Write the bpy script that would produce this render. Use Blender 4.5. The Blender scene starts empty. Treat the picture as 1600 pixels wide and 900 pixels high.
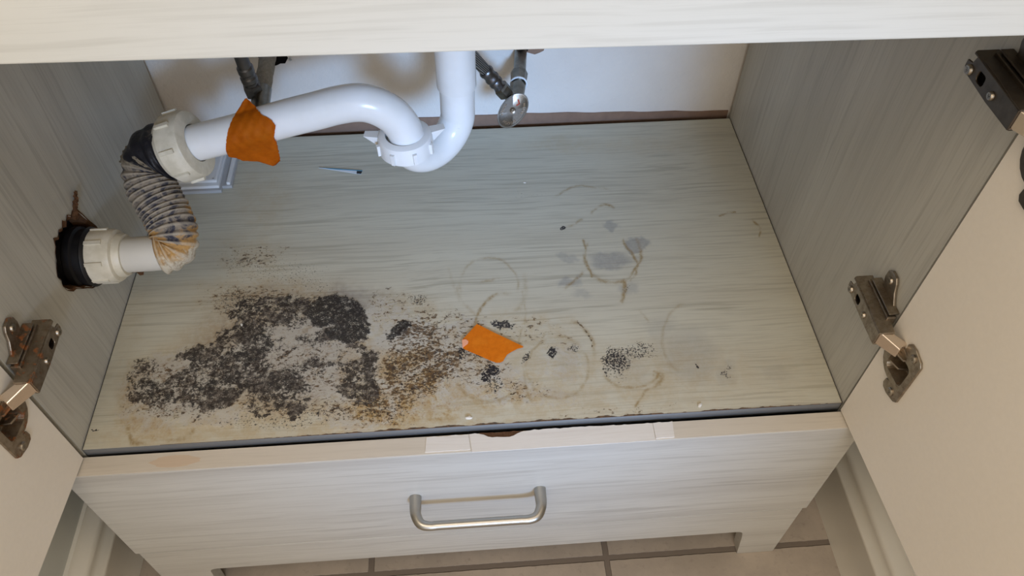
import bpy, bmesh, math, random
import numpy as np
from mathutils import Vector, Matrix
random.seed(4)
S = bpy.context.scene
C = S.collection

# ------------------------------------------------------------------ camera, light, exposure
cam_d = bpy.data.cameras.new('camera')
cam = bpy.data.objects.new('camera', cam_d); C.objects.link(cam)
cam.location = (0.36892, -0.37056, 0.65532)
cam.rotation_euler = (math.radians(39.43), math.radians(-0.356), math.radians(-4.211))
cam_d.sensor_width = 36; cam_d.lens = 36 * 1217.15 / 1600
cam_d.clip_start = 0.01
S.camera = cam
S.view_settings.view_transform = 'Standard'
S.view_settings.look = 'None'
S.view_settings.gamma = 1
S.view_settings.use_curve_mapping = False
S.view_settings.exposure = 0.22

wd = bpy.data.worlds.new('room_light'); S.world = wd; wd.use_nodes = True
bg = wd.node_tree.nodes['Background']
bg.inputs[0].default_value = (1.0, 0.84, 0.66, 1); bg.inputs[1].default_value = 1.20

def area(name, loc, target, sx, sy, power, col):
    l = bpy.data.lights.new(name, 'AREA'); l.shape = 'RECTANGLE'; l.size = sx; l.size_y = sy
    l.energy = power; l.color = col
    o = bpy.data.objects.new(name, l); C.objects.link(o); o.location = loc
    o.rotation_euler = (Vector(target) - Vector(loc)).to_track_quat('-Z', 'Y').to_euler()
    return o
# assumed daylight window behind the photographer and assumed ceiling lamp, both out of view
area('assumed_window_light', (0.75, -2.6, 1.25), (0.42, 0.2, 0.0), 0.7, 0.7, 9, (0.62, 0.80, 1.0))
area('assumed_ceiling_light', (-0.1, -1.1, 2.3), (0.3, 0.0, 0.1), 0.8, 0.8, 8, (1.0, 0.84, 0.66))
sl_ = bpy.data.lights.new('added_blue_spot', 'SPOT'); sl_.energy = 420; sl_.color = (.30, .55, 1.0)  # added soft spotlight, no real source; makes the blue patch on wall and fronts
sl_.spot_size = math.radians(15.5); sl_.spot_blend = 1.0; sl_.shadow_soft_size = .28
so = bpy.data.objects.new('added_blue_spot', sl_); C.objects.link(so); so.location = (.88, -2.5, 1.05)
so.rotation_euler = (Vector((.44, .2, .08)) - so.location).to_track_quat('-Z', 'Y').to_euler()

# ------------------------------------------------------------------ node helpers
class M:
    def __init__(s, name):
        s.m = bpy.data.materials.new(name); s.m.use_nodes = True
        s.t = s.m.node_tree; s.b = s.t.nodes['Principled BSDF']; s._o = None
    def n(s, k, **kw):
        x = s.t.nodes.new(k)
        for a, v in kw.items(): setattr(x, a, v)
        return x
    def put(s, sock, v):
        if isinstance(v, bpy.types.NodeSocket): s.t.links.new(v, sock)
        elif isinstance(v, tuple) and len(v) == 3 and sock.type == 'RGBA': sock.default_value = (*v, 1)
        else: sock.default_value = v
    def obj(s):
        if s._o is None: s._o = s.n('ShaderNodeTexCoord').outputs['Object']
        return s._o
    def map(s, scale, v=None, rot=(0, 0, 0)):
        x = s.n('ShaderNodeMapping'); s.put(x.inputs[0], v or s.obj())
        x.inputs['Scale'].default_value = scale; x.inputs['Rotation'].default_value = rot
        return x.outputs[0]
    def noise(s, v, scale, detail=4, rough=.55, dist=0):
        x = s.n('ShaderNodeTexNoise'); s.put(x.inputs['Vector'], v)
        x.inputs['Scale'].default_value = scale; x.inputs['Detail'].default_value = detail
        x.inputs['Roughness'].default_value = rough; x.inputs['Distortion'].default_value = dist
        return x.outputs['Fac']
    def math(s, op, a, b=None, c=None, clamp=False):
        x = s.n('ShaderNodeMath', operation=op, use_clamp=clamp)
        s.put(x.inputs[0], a)
        if b is not None: s.put(x.inputs[1], b)
        if c is not None: s.put(x.inputs[2], c)
        return x.outputs[0]
    def ramp(s, v, a, b, lo=0.0, hi=1.0):
        x = s.n('ShaderNodeMapRange', interpolation_type='SMOOTHSTEP'); s.put(x.inputs[0], v)
        x.inputs[1].default_value = a; x.inputs[2].default_value = b
        x.inputs[3].default_value = lo; x.inputs[4].default_value = hi
        return x.outputs[0]
    def mix(s, f, a, b, mode='MIX'):
        x = s.n('ShaderNodeMix', data_type='RGBA', blend_type=mode)
        s.put(x.inputs[0], f); s.put(x.inputs[6], a); s.put(x.inputs[7], b)
        return x.outputs[2]
    def attr(s, name):
        x = s.n('ShaderNodeAttribute', attribute_name=name); return x.outputs['Fac']
    def col(s, v): s.put(s.b.inputs['Base Color'], v); return s
    def set(s, rough=.5, metal=0., spec=.5):
        s.put(s.b.inputs['Roughness'], rough); s.put(s.b.inputs['Metallic'], metal)
        s.put(s.b.inputs['Specular IOR Level'], spec); return s
    def bump(s, h, strength=.3, dist=.001):
        x = s.n('ShaderNodeBump'); s.put(x.inputs['Height'], h)
        x.inputs['Strength'].default_value = strength; x.inputs['Distance'].default_value = dist
        s.put(s.b.inputs['Normal'], x.outputs[0]); return s

def grain(m, axis, base, streak, dark, amount=1.0, freq=1.0):
    """pale laminate with thin parallel streaks running along one axis"""
    sc = [1, 1, 1]; sc[axis] = .028
    v = m.map(tuple(sc))
    wob = m.noise(m.map(tuple(x * 1 for x in (1, 1, 1))), 4.0, 2)
    # bend the streaks gently
    add = m.n('ShaderNodeVectorMath', operation='ADD'); m.put(add.inputs[0], v)
    cmb = m.n('ShaderNodeCombineXYZ')
    w = m.math('MULTIPLY', m.math('SUBTRACT', wob, .5), .014)
    for i in range(3):
        if i != axis: m.put(cmb.inputs[i], w)
    m.put(add.inputs[1], cmb.outputs[0]); v = add.outputs[0]
    broad = m.noise(v, 20 * freq, 3, .6)
    fine = m.noise(v, 270 * freq, 2, .5)
    hair = m.noise(v, 620 * freq, 2, .6)
    c = m.mix(m.ramp(broad, .36, .66), base, streak)
    c = m.mix(m.math('MULTIPLY', m.ramp(fine, .50, .66), m.ramp(m.noise(v, 45 * freq, 2), .35, .7, .20 * amount, .62 * amount)), c, dark)
    c = m.mix(m.math('MULTIPLY', m.ramp(hair, .48, .70), .32 * amount), c, dark)
    return c, fine

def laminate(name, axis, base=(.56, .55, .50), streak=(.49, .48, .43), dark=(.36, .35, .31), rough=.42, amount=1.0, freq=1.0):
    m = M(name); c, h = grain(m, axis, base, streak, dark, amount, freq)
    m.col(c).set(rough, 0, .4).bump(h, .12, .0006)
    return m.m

def plain(name, c, rough=.5, metal=0., spec=.5, var=.06, scale=60, bump=0.):
    m = M(name); n = m.noise(m.obj(), scale, 4)
    d = tuple(max(0, x * (1 - var * 2)) for x in c); e = tuple(min(1, x * (1 + var)) for x in c)
    m.col(m.mix(n, d, e)).set(rough, metal, spec)
    if bump: m.bump(n, bump, .001)
    return m.m

MAT = {}
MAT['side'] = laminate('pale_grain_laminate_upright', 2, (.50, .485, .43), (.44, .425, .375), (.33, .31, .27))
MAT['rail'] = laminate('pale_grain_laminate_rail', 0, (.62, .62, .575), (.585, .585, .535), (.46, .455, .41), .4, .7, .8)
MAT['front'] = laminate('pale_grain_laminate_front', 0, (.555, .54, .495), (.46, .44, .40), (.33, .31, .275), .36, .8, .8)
MAT['edge'] = laminate('beige_edge_band', 0, (.65, .59, .49), (.59, .53, .44), (.49, .43, .35), .45, .7)
MAT['chip_band'] = laminate('torn_pale_edge_band', 0, (.76, .73, .68), (.70, .66, .60), (.58, .52, .45), .6, .7)
MAT['panel_edge'] = laminate('grey_panel_edge', 0, (.135, .135, .13), (.11, .11, .11), (.08, .08, .08), .5, .6)
MAT['door'] = plain('warm_white_melamine', (.80, .745, .66), .38, 0, .35, .025, 220, .03)
MAT['door_edge'] = plain('door_edge_band', (.62, .58, .52), .45)
MAT['brown'] = plain('raw_particleboard', (.12, .06, .03), .95, 0, .1, .35, 500, .8)
MAT['wall_brown'] = plain('brown_strip_and_torn_paper', (.26, .165, .115), .9, 0, .1, .12, 90)
MAT['grey_plastic'] = plain('grey_plastic', (.42, .42, .42), .4)
MAT['white_plastic'] = plain('white_plastic', (.74, .75, .75), .3, 0, .5, .03)
MAT['rubber'] = plain('black_rubber', (.012, .011, .012), .5, 0, .35, .4, 90, .5)
MAT['dark'] = plain('hole_shade_black', (.006, .005, .005), .9, 0, .1)  # near-black colour painting the shade inside holes and slots
MAT['grout_dark'] = plain('dark_seam', (.035, .03, .025), .9)
MAT['paper_white'] = plain('white_card', (.72, .74, .76), .6)
MAT['paper_blue'] = plain('blue_card', (.08, .30, .45), .6)
MAT['ink'] = plain('black_ink', (.01, .01, .012), .6)
MAT['peach'] = plain('tape_underside', (.88, .40, .24), .6, 0, .2, .03)
MAT['crumb'] = plain('crumb', (.72, .68, .6), .9)

def pvc_mat():
    m = M('white_pvc'); n = m.noise(m.obj(), 30, 3)
    c = m.mix(m.ramp(n, .3, .7), (.80, .80, .79), (.76, .755, .73))
    sp = m.noise(m.map((45, 160, 160)), 1.0, 3, .7)
    reg = m.noise(m.obj(), 26, 2)
    f = m.math('MULTIPLY', m.ramp(sp, .70, .74), m.ramp(reg, .56, .62))
    c = m.mix(f, c, (.10, .09, .08))
    m.col(c).set(.2, 0, .5); return m.m
MAT['pvc'] = pvc_mat()
def old_pvc_mat():
    m = M('aged_cream_pvc'); n = m.noise(m.obj(), 55, 4, .6)
    c = m.mix(m.ramp(n, .35, .65), (.70, .65, .53), (.58, .53, .41))
    m.col(c).set(.42, 0, .4).bump(n, .15, .001); return m.m
MAT['nut'] = old_pvc_mat()
MAT['nut_stub'] = plain('cream_stub_plastic', (.60, .57, .50), .42, 0, .4, .04, 30)
def flex_mat():
    m = M('grimy_corrugated_plastic'); o = m.obj()
    n = m.noise(o, 70, 6, .65, 1.0); n2 = m.noise(o, 260, 5, .7)
    z = m.n('ShaderNodeSeparateXYZ'); m.put(z.inputs[0], o); zz = z.outputs[2]
    zw = m.math('ADD', zz, m.math('MULTIPLY', m.math('SUBTRACT', n, .5), .05))
    # upper: sooty black, middle grey, lower: rusty tan, bottom: cream
    c = m.mix(m.ramp(zw, .090, .103), (.58, .52, .40), (.44, .25, .08))
    c = m.mix(m.ramp(n2, .48, .62, 0, .55), c, (.24, .15, .07))
    g = m.mix(m.ramp(n, .44, .60), (.27, .225, .17), (.035, .035, .05))
    g = m.mix(m.ramp(n2, .48, .64, 0, .7), g, (.16, .135, .105))
    c = m.mix(m.ramp(zw, .106, .114), c, g)
    c = m.mix(m.ramp(m.attr('ridge'), .6, 1.0, 0, .5), c, (.50, .44, .345))
    m.col(c).set(.7, 0, .25).bump(n2, .5, .0015); return m.m
MAT['flex'] = flex_mat()
def wrap_mat():
    m = M('black_mastic_wrap'); n = m.noise(m.obj(), 120, 5, .6)
    m.col(m.mix(m.ramp(n, .6, .72), (.010, .010, .014), (.10, .085, .07))).set(.45, 0, .4).bump(n, .6, .002); return m.m
MAT['wrap'] = wrap_mat()
MAT['fray'] = plain('frayed_tan_wrap', (.30, .25, .18), .9, 0, .1, .3, 300, .8)
def hinge_mat():
    m = M('rusty_nickel'); n = m.noise(m.obj(), 160, 5, .65); k = m.noise(m.obj(), 700, 3, .6)
    c = m.mix(m.ramp(n, .35, .7), (.40, .345, .275), (.27, .225, .17))
    f = m.math('MULTIPLY', m.ramp(k, .60, .68), m.ramp(n, .46, .6))
    c = m.mix(f, c, (.11, .045, .02))
    m.col(c).set(m.ramp(n, .3, .8, .30, .5), m.math('SUBTRACT', 1.0, f), .5).bump(k, .12, .0004); return m.m
MAT['hinge'] = hinge_mat()
def rust_hinge():
    m = M('heavily_rusted_nickel'); n = m.noise(m.obj(), 110, 5, .65); k = m.noise(m.obj(), 500, 3, .6)
    c = m.mix(m.ramp(n, .35, .65), (.38, .32, .25), (.22, .17, .12))
    f = m.ramp(m.math('ADD', n, m.math('MULTIPLY', k, .3)), .70, .78)
    c = m.mix(f, c, (.20, .07, .02))
    m.col(c).set(.42, m.math('SUBTRACT', 1.0, f), .5).bump(k, .15, .0004); return m.m
MAT['hinge_rust'] = rust_hinge()
MAT['hinge_dark'] = plain('darkened_hinge_metal', (.13, .105, .08), .40, .9, .5, .25, 150)
MAT['chrome'] = plain('bright_nickel', (.78, .68, .58), .22, 1., .5, .04, 90)
MAT['screw'] = plain('worn_screw', (.42, .37, .30), .35, 1., .5, .25, 300)
MAT['brushed'] = plain('brushed_nickel_handle', (.44, .425, .39), .32, 1., .5, .06, 90)
MAT['valve'] = plain('tarnished_chrome', (.24, .23, .20), .30, 1., .5, .35, 120)
MAT['dust'] = plain('dusty_pipe', (.33, .30, .25), .95, 0, .1, .25, 260, .6)
MAT['hosemetal'] = plain('dark_hose_metal', (.17, .165, .165), .36, 1., .5, .2, 90)
def disc_mat():
    m = M('embossed_chrome_disc'); n = m.noise(m.obj(), 500, 3)
    m.col(m.mix(n, (.30, .30, .29), (.52, .52, .50))).set(.34, 1.).bump(n, .15, .0005); return m.m
MAT['disc'] = disc_mat()
MAT['red'] = plain('red_mark', (.45, .06, .03), .5)
def braid_mat():
    m = M('braided_steel'); w = m.n('ShaderNodeTexWave', wave_type='BANDS', bands_direction='DIAGONAL')
    m.put(w.inputs['Vector'], m.obj()); w.inputs['Scale'].default_value = 190; w.inputs['Distortion'].default_value = 1
    m.col(m.mix(w.outputs['Fac'], (.05, .05, .05), (.30, .29, .27))).set(.4, .9).bump(w.outputs['Fac'], .7, .001); return m.m
MAT['braid'] = braid_mat()
def tape_mat():
    m = M('orange_masking_tape'); n = m.noise(m.obj(), 200, 5, .6); w = m.noise(m.obj(), 45, 3)
    c = m.mix(m.ramp(n, .3, .7), (.70, .18, .005), (.62, .148, .003))
    c = m.mix(m.ramp(w, .5, .75, 0, .35), c, (.80, .28, .02))
    m.col(c).set(.6, 0, .2).bump(n, .25, .0005); return m.m
MAT['tape'] = tape_mat()
def wall_mat(name, c, c2, sc=170, st=.7):
    m = M(name); n = m.noise(m.obj(), sc, 4, .55); b = m.noise(m.obj(), 7, 3)
    r = m.noise(m.map((1, 1, .5)), 60, 3, .5, .6)
    m.col(m.mix(m.ramp(b, .35, .7), c, c2)).set(.55, 0, .3).bump(m.math('ADD', n, r), st, .0012); return m.m
MAT['wall_back'] = wall_mat('textured_cream_paint', (.72, .665, .60), (.66, .60, .535))
MAT['wall'] = wall_mat('satin_grey_paint', (.52, .53, .49), (.46, .47, .435), 30, .25)
MAT['trim'] = plain('satin_white_trim', (.80, .77, .69), .32, 0, .5, .03, 20, .03)
def tile_mat():
    m = M('beige_floor_tile'); o = m.obj()
    s = m.n('ShaderNodeSeparateXYZ'); m.put(s.inputs[0], o)
    def line(v, off):
        f = m.math('FRACT', m.math('DIVIDE', m.math('ADD', v, off), .2985))
        d = m.math('ABSOLUTE', m.math('SUBTRACT', f, .5))
        return d          # .5 at the joint
    wob = m.math('MULTIPLY', m.math('SUBTRACT', m.noise(o, 90, 3), .5), .0016)
    gx = line(m.math('ADD', s.outputs[0], wob), 3.0 - .2237 + .2985 * 0 - 0.015)
    gy = line(m.math('ADD', s.outputs[1], wob), 3.0 + .0148 - .015)
    g = m.math('MAXIMUM', gx, gy)
    gm = m.ramp(g, .4865, .4895)
    n = m.noise(o, 14, 5, .65); n2 = m.noise(o, 120, 5, .65)
    c = m.mix(m.ramp(n, .3, .7), (.47, .40, .33), (.38, .325, .27))
    c = m.mix(m.ramp(n2, .55, .75, 0, .5), c, (.26, .22, .18))
    c = m.mix(gm, c, (.19, .155, .125))
    m.col(c).set(m.ramp(gm, 0, 1, .42, .9), 0, .4)
    m.bump(m.math('SUBTRACT', m.math('MULTIPLY', n2, .1), gm), .8, .0025); return m.m
MAT['tile'] = tile_mat()

# ------------------------------------------------------------------ the stained shelf material
def shelf_mat():
    m = M('stained_shelf_laminate'); o = m.obj()
    wood, h = grain(m, 0, (.56, .535, .43), (.52, .49, .39), (.32, .295, .225), .95)
    tan, mold, bare = m.attr('tan'), m.attr('mold'), m.attr('bare')
    brn, smg, spk, haze = m.attr('brown'), m.attr('smudge'), m.attr('speck'), m.attr('haze')
    n1 = m.noise(o, 55, 6, .65, .5); n2 = m.noise(o, 190, 6, .7, .4); n3 = m.noise(o, 480, 5, .7)
    n4 = m.noise(m.map((.55, 1, 1)), 330, 4, .7, .8)
    n5 = m.noise(m.map((1, 1, 1), rot=(0, 0, .6)), 95, 5, .7, 1.2)
    c = wood
    fine = m.math('ADD', m.math('MULTIPLY', n2, .5), m.math('MULTIPLY', n3, .5))
    c = m.mix(m.math('MULTIPLY', haze, m.ramp(n2, .3, .65, .45, 1.0)), c, (.25, .185, .13))
    c = m.mix(m.math('MULTIPLY', smg, m.ramp(n2, .2, .8, .6, 1.0)), c, (.20, .205, .215))
    # lifted pale flakes
    fb = m.ramp(m.math('ADD', n5, m.math('MULTIPLY', bare, .34)), .57, .66)
    fb = m.math('MULTIPLY', fb, m.ramp(bare, .05, .4))
    c = m.mix(m.math('MULTIPLY', fb, m.math('MULTIPLY_ADD', haze, -.45, .85)), c, m.mix(n2, (.42, .405, .36), (.56, .55, .50)))
    # tan water staining, blotchy, with darker cores
    ft = m.math('MULTIPLY', tan, m.ramp(n1, .34, .60, .30, 1.15))
    ft = m.math('MULTIPLY', ft, m.ramp(n2, .30, .60, .55, 1.0))
    c = m.mix(m.math('MULTIPLY', ft, 1.0, clamp=True), c, (.40, .27, .105))
    core = m.math('MULTIPLY', m.ramp(tan, .35, .9), m.ramp(fine, .50, .60))
    c = m.mix(m.math('MULTIPLY', core, .65), c, (.27, .135, .03))
    # dried edges of bottle rings and drips
    rg = m.math('MULTIPLY', m.attr('rings'), m.ramp(fine, .36, .56, .35, 1.0))
    c = m.mix(m.math('MULTIPLY', rg, .85, clamp=True), c, (.27, .175, .055))
    # brown-black grit
    fbr = m.ramp(m.math('ADD', m.math('ADD', m.math('MULTIPLY', n4, .7), m.math('MULTIPLY', n1, .3)), m.math('MULTIPLY', brn, .22)), .63, .68)
    fbr = m.math('MULTIPLY', fbr, m.ramp(brn, .03, .3))
    c = m.mix(m.math('MULTIPLY', fbr, .9), c, m.mix(m.ramp(n2, .4, .6), (.045, .028, .018), (.15, .085, .035)))
    # mould: dense patches that break into fine grains at the rim
    grit = fine
    grit2 = m.math('MULTIPLY_ADD', grit, 2.0, -.47)
    a = m.math('ADD', m.math('ADD', grit2, m.math('MULTIPLY', m.math('SUBTRACT', n1, .5), .9)), m.math('MULTIPLY', mold, .56))
    fm = m.math('MULTIPLY', m.ramp(a, .80, .98), m.ramp(mold, .02, .22))
    cm = m.mix(m.ramp(n1, .38, .60), (.020, .017, .016), (.10, .083, .068))
    cm = m.mix(m.ramp(n3, .53, .61, 0, .85), cm, (.27, .24, .20))
    cm = m.mix(m.ramp(n2, .47, .55, 0, .8), cm, (.014, .012, .013))
    cm = m.mix(m.math('MULTIPLY', m.ramp(mold, .82, 1.0, 0, .85), m.ramp(n3, .66, .5)), cm, (.013, .012, .013))
    c = m.mix(m.math('MULTIPLY', fm, .93), c, cm)
    # fine black specks
    fs = m.math('MULTIPLY', m.ramp(m.math('ADD', n3, m.math('MULTIPLY', spk, .28)), .70, .74), m.ramp(spk, .03, .2))
    c = m.mix(fs, c, (.03, .027, .028))
    c = m.mix(m.ramp(m.attr('rim'), .3, .7, 0, .92), c, m.mix(m.ramp(n2, .4, .6), (.045, .022, .012), (.13, .065, .03)))
    m.col(c); m.set(m.ramp(m.math('MAXIMUM', mold, bare), .1, .6, .40, .9), 0, m.ramp(m.math('MAXIMUM', mold, bare), .1, .6, .4, .08))
    m.bump(m.math('ADD', m.math('MULTIPLY', m.math('MULTIPLY', grit, m.math('MAXIMUM', mold, bare)), 1.5), m.math('MULTIPLY', h, .12)), .5, .0014)
    return m.m
MAT['shelf'] = shelf_mat()

# ------------------------------------------------------------------ object helpers
def link(name, me, mat, parent=None):
    o = bpy.data.objects.new(name, me); C.objects.link(o)
    for x in (mat if isinstance(mat, (list, tuple)) else [mat]): me.materials.append(MAT[x])
    if parent: o.parent = parent
    return o
def obj(name, bm, mat, parent=None, smooth=False, bevel=0., seg=2, angle=40):
    me = bpy.data.meshes.new(name)
    bmesh.ops.recalc_face_normals(bm, faces=bm.faces)
    bm.to_mesh(me); bm.free()
    if smooth:
        me.polygons.foreach_set('use_smooth', [True] * len(me.polygons))
        try: me.set_sharp_from_angle(angle=math.radians(angle))
        except Exception: pass
    o = link(name, me, mat, parent)
    if bevel:
        b = o.modifiers.new('bevel', 'BEVEL'); b.width = bevel; b.segments = seg; b.limit_method = 'ANGLE'
    return o
def tag(o, label=None, cat=None, group=None, kind=None):
    for k, v in (('label', label), ('category', cat), ('group', group), ('kind', kind)):
        if v: o[k] = v
    return o
def empty(name, loc, label, cat, group=None):
    o = bpy.data.objects.new(name, None); C.objects.link(o); o.location = loc
    o.empty_display_size = .02
    return tag(o, label, cat, group)
def keep(o):                     # parts are modelled in room coordinates; undo their thing's offset
    o.matrix_parent_inverse = Matrix.Translation(-o.parent.location) if o.parent and o.parent.parent is None else Matrix()
    return o
def box(bm, a, b, f=None):
    vs = []
    for z in (a[2], b[2]):
        for y in (a[1], b[1]):
            for x in (a[0], b[0]):
                p = (x, y, z); vs.append(bm.verts.new(f(p) if f else p))
    for q in ((0, 1, 3, 2), (4, 5, 7, 6), (0, 1, 5, 4), (2, 3, 7, 6), (0, 2, 6, 4), (1, 3, 7, 5)):
        bm.faces.new([vs[i] for i in q])
    return bm
def NB(): return bmesh.new()
def catmull(pts, n=10):
    P = [Vector(p) for p in pts]; P = [2 * P[0] - P[1]] + P + [2 * P[-1] - P[-2]]
    out = []
    for i in range(1, len(P) - 2):
        for k in range(n):
            t = k / n; a, b, c, d = P[i - 1:i + 3]
            out.append(.5 * ((2 * b) + (-a + c) * t + (2 * a - 5 * b + 4 * c - d) * t * t + (-a + 3 * b - 3 * c + d) * t ** 3))
    out.append(P[-2]); return out
def resample(P, step):
    out = [P[0]]; acc = 0; last = P[0]
    for q in P[1:]:
        d = (q - last).length
        while acc + d >= step:
            last = last.lerp(q, (step - acc) / d); out.append(last.copy()); d = (q - last).length; acc = 0
        acc += d; last = q
    if (out[-1] - P[-1]).length > step * .3: out.append(P[-1])
    return out
def sweep(bm, P, rad, seg=32, cap=True, rf=None):
    """tube along points; rad is a number or a function of 0..1, rf(t, angle) adds to the radius"""
    n = len(P); rings = []; up = None
    for i, p in enumerate(P):
        t = (P[min(i + 1, n - 1)] - P[max(i - 1, 0)]).normalized()
        if up is None: up = t.orthogonal().normalized()
        up = (up - t * up.dot(t)).normalized(); s = t.cross(up)
        u = i / (n - 1); r = rad(u) if callable(rad) else rad
        ring = []
        for k in range(seg):
            a = 2 * math.pi * k / seg; rr = r + (rf(u, a) if rf else 0)
            ring.append(bm.verts.new(p + (up * math.cos(a) + s * math.sin(a)) * rr))
        rings.append(ring)
    for a, b in zip(rings, rings[1:]):
        for k in range(seg): bm.faces.new((a[k], a[(k + 1) % seg], b[(k + 1) % seg], b[k]))
    if cap:
        bm.faces.new(rings[0]); bm.faces.new(rings[-1])
    return bm
def frame(axis):
    w = Vector(axis).normalized(); u = w.orthogonal().normalized(); v = w.cross(u)
    return u, v, w
def lathe(bm, c, axis, prof, seg=40, closed=False):
    """prof: list of (radius, height along axis); closed joins last to first"""
    u, v, w = frame(axis); c = Vector(c); rings = []
    for r, h in prof:
        if r < 1e-7: rings.append([bm.verts.new(c + w * h)]); continue
        rings.append([bm.verts.new(c + w * h + (u * math.cos(2 * math.pi * k / seg) + v * math.sin(2 * math.pi * k / seg)) * r) for k in range(seg)])
    prs = list(zip(rings, rings[1:])) + ([(rings[-1], rings[0])] if closed else [])
    for a, b in prs:
        for k in range(seg):
            q = [a[k % len(a)], a[(k + 1) % len(a)], b[(k + 1) % len(b)], b[k % len(b)]]
            q = list(dict.fromkeys(q))
            if len(q) > 2:
                bm.faces.new(q)
    return bm
def rib(bm, c, axis, ang, r0, r1, w, h0, h1, r1b=None):
    """a raised bar on the rim of a nut"""
    u, v, a = frame(axis); c = Vector(c)
    d = u * math.cos(ang) + v * math.sin(ang); s = a.cross(d)
    f = lambda p: c + d * p[0] + s * p[1] + a * p[2]
    if r1b is None: r1b = r1
    vs = [f(p) for p in ((r0, -w, h0), (r1b, -w * .8, h0), (r1b, w * .8, h0), (r0, w, h0), (r0, -w, h1), (r1, -w * .8, h1), (r1, w * .8, h1), (r0, w, h1))]
    vs = [bm.verts.new(x) for x in vs]
    for q in ((0, 1, 2, 3), (4, 5, 6, 7), (0, 1, 5, 4), (1, 2, 6, 5), (2, 3, 7, 6), (3, 0, 4, 7)): bm.faces.new([vs[i] for i in q])
def nut(bm, c, axis, ro, ri, h, ribs=8, a0=0., rh=.0028, wings=()):
    lathe(bm, c, axis, [(ri, h), (ro - .004, h), (ro - .0012, h - .0012), (ro, h - .004), (ro + .0004, 0), (ri, 0)], 48, True)
    for k in range(ribs):
        a = a0 + 2 * math.pi * k / ribs
        rib(bm, c, axis, a, ro - .001, ro + rh, .0022, h * .08, h * .72)
    for a in wings: rib(bm, c, axis, a, ro - .001, ro + .012, .005, h * .45, h * .85, ro + .001)
def prism(bm, outline, holes, to3, depth_vec):
    """flat plate with holes: 2D loops filled and given thickness"""
    edges = []
    for lp in [outline] + holes:
        vs = [bm.verts.new(to3(p)) for p in lp]
        for i in range(len(vs)): edges.append(bm.edges.new((vs[i], vs[(i + 1) % len(vs)])))
    r = bmesh.ops.triangle_fill(bm, use_beauty=True, use_dissolve=False, edges=edges)
    fs = [g for g in r['geom'] if isinstance(g, bmesh.types.BMFace)]
    e = bmesh.ops.extrude_face_region(bm, geom=fs)
    # keep the original faces as the back
    vs = [g for g in e['geom'] if isinstance(g, bmesh.types.BMVert)]
    bmesh.ops.translate(bm, verts=vs, vec=depth_vec)
    for f in fs:
        if f.is_valid and False: pass
    return bm
def rrect(x0, y0, x1, y1, r, n=4):
    out = []
    for cx, cy, a in ((x1 - r, y1 - r, 0), (x0 + r, y1 - r, 90), (x0 + r, y0 + r, 180), (x1 - r, y0 + r, 270)):
        for k in range(n + 1):
            t = math.radians(a + 90 * k / n); out.append((cx + r * math.cos(t), cy + r * math.sin(t)))
    return out
def circ(cx, cy, r, n=24): return [(cx + r * math.cos(2 * math.pi * k / n), cy + r * math.sin(2 * math.pi * k / n)) for k in range(n)]

W, D = 0.724, 0.4423
FZ = -0.332
# ------------------------------------------------------------------ the room
def struct(name, bm, mat, **k): return tag(obj(name, bm, mat, **k), kind='structure')
struct('floor', box(NB(), (-.09, -2.6, FZ - .02), (.84, .46, FZ)), 'tile')
struct('wall_back', box(NB(), (-.09, D + .008, FZ), (.84, D + .05, 2.3)), 'wall_back')
struct('wall_left', box(NB(), (-.11, -1.5, FZ), (-.078, .46, .60)), 'wall')
struct('wall_right', box(NB(), (.826, -1.5, FZ), (.86, .46, .60)), 'wall')
def baseboard(name, x, s):
    prof = [(0, 0), (.012, 0), (.012, .090), (.0155, .094), (.0155, .101), (.0105, .106), (.0100, .120), (.0135, .126), (.0145, .133), (.0125, .139), (.006, .146), (.0045, .156), (0, .156)]
    bm = NB()
    a = [bm.verts.new((x + s * d, -1.5, FZ + z)) for d, z in prof]; b = [bm.verts.new((x + s * d, D, FZ + z)) for d, z in prof]
    for i in range(len(prof)):
        j = (i + 1) % len(prof); bm.faces.new((a[i], a[j], b[j], b[i]))
    bm.faces.new(a); bm.faces.new(b)
    struct(name, bm, 'trim', smooth=True, angle=50)
baseboard('baseboard_left', -.078, 1); baseboard('baseboard_right', .826, -1)
# brown strip at the foot of the back wall, behind the shelf
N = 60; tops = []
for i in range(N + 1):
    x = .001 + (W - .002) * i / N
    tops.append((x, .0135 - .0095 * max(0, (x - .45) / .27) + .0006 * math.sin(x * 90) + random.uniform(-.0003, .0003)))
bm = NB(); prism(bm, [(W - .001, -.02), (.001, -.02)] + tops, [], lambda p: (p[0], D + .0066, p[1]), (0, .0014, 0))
struct('trim_1', bm, 'wall_brown')

# ------------------------------------------------------------------ the cabinet
cab = empty('vanity_cabinet', (W / 2, 0, FZ), 'pale wood-grain bathroom vanity cabinet with both doors open and a mould-stained bottom shelf', 'cabinet')
def part(name, bm, mat, parent=cab, label=None, **k):
    o = obj(name, bm, mat, parent, **k); keep(o)
    if label: o['label'] = label
    return o
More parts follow.
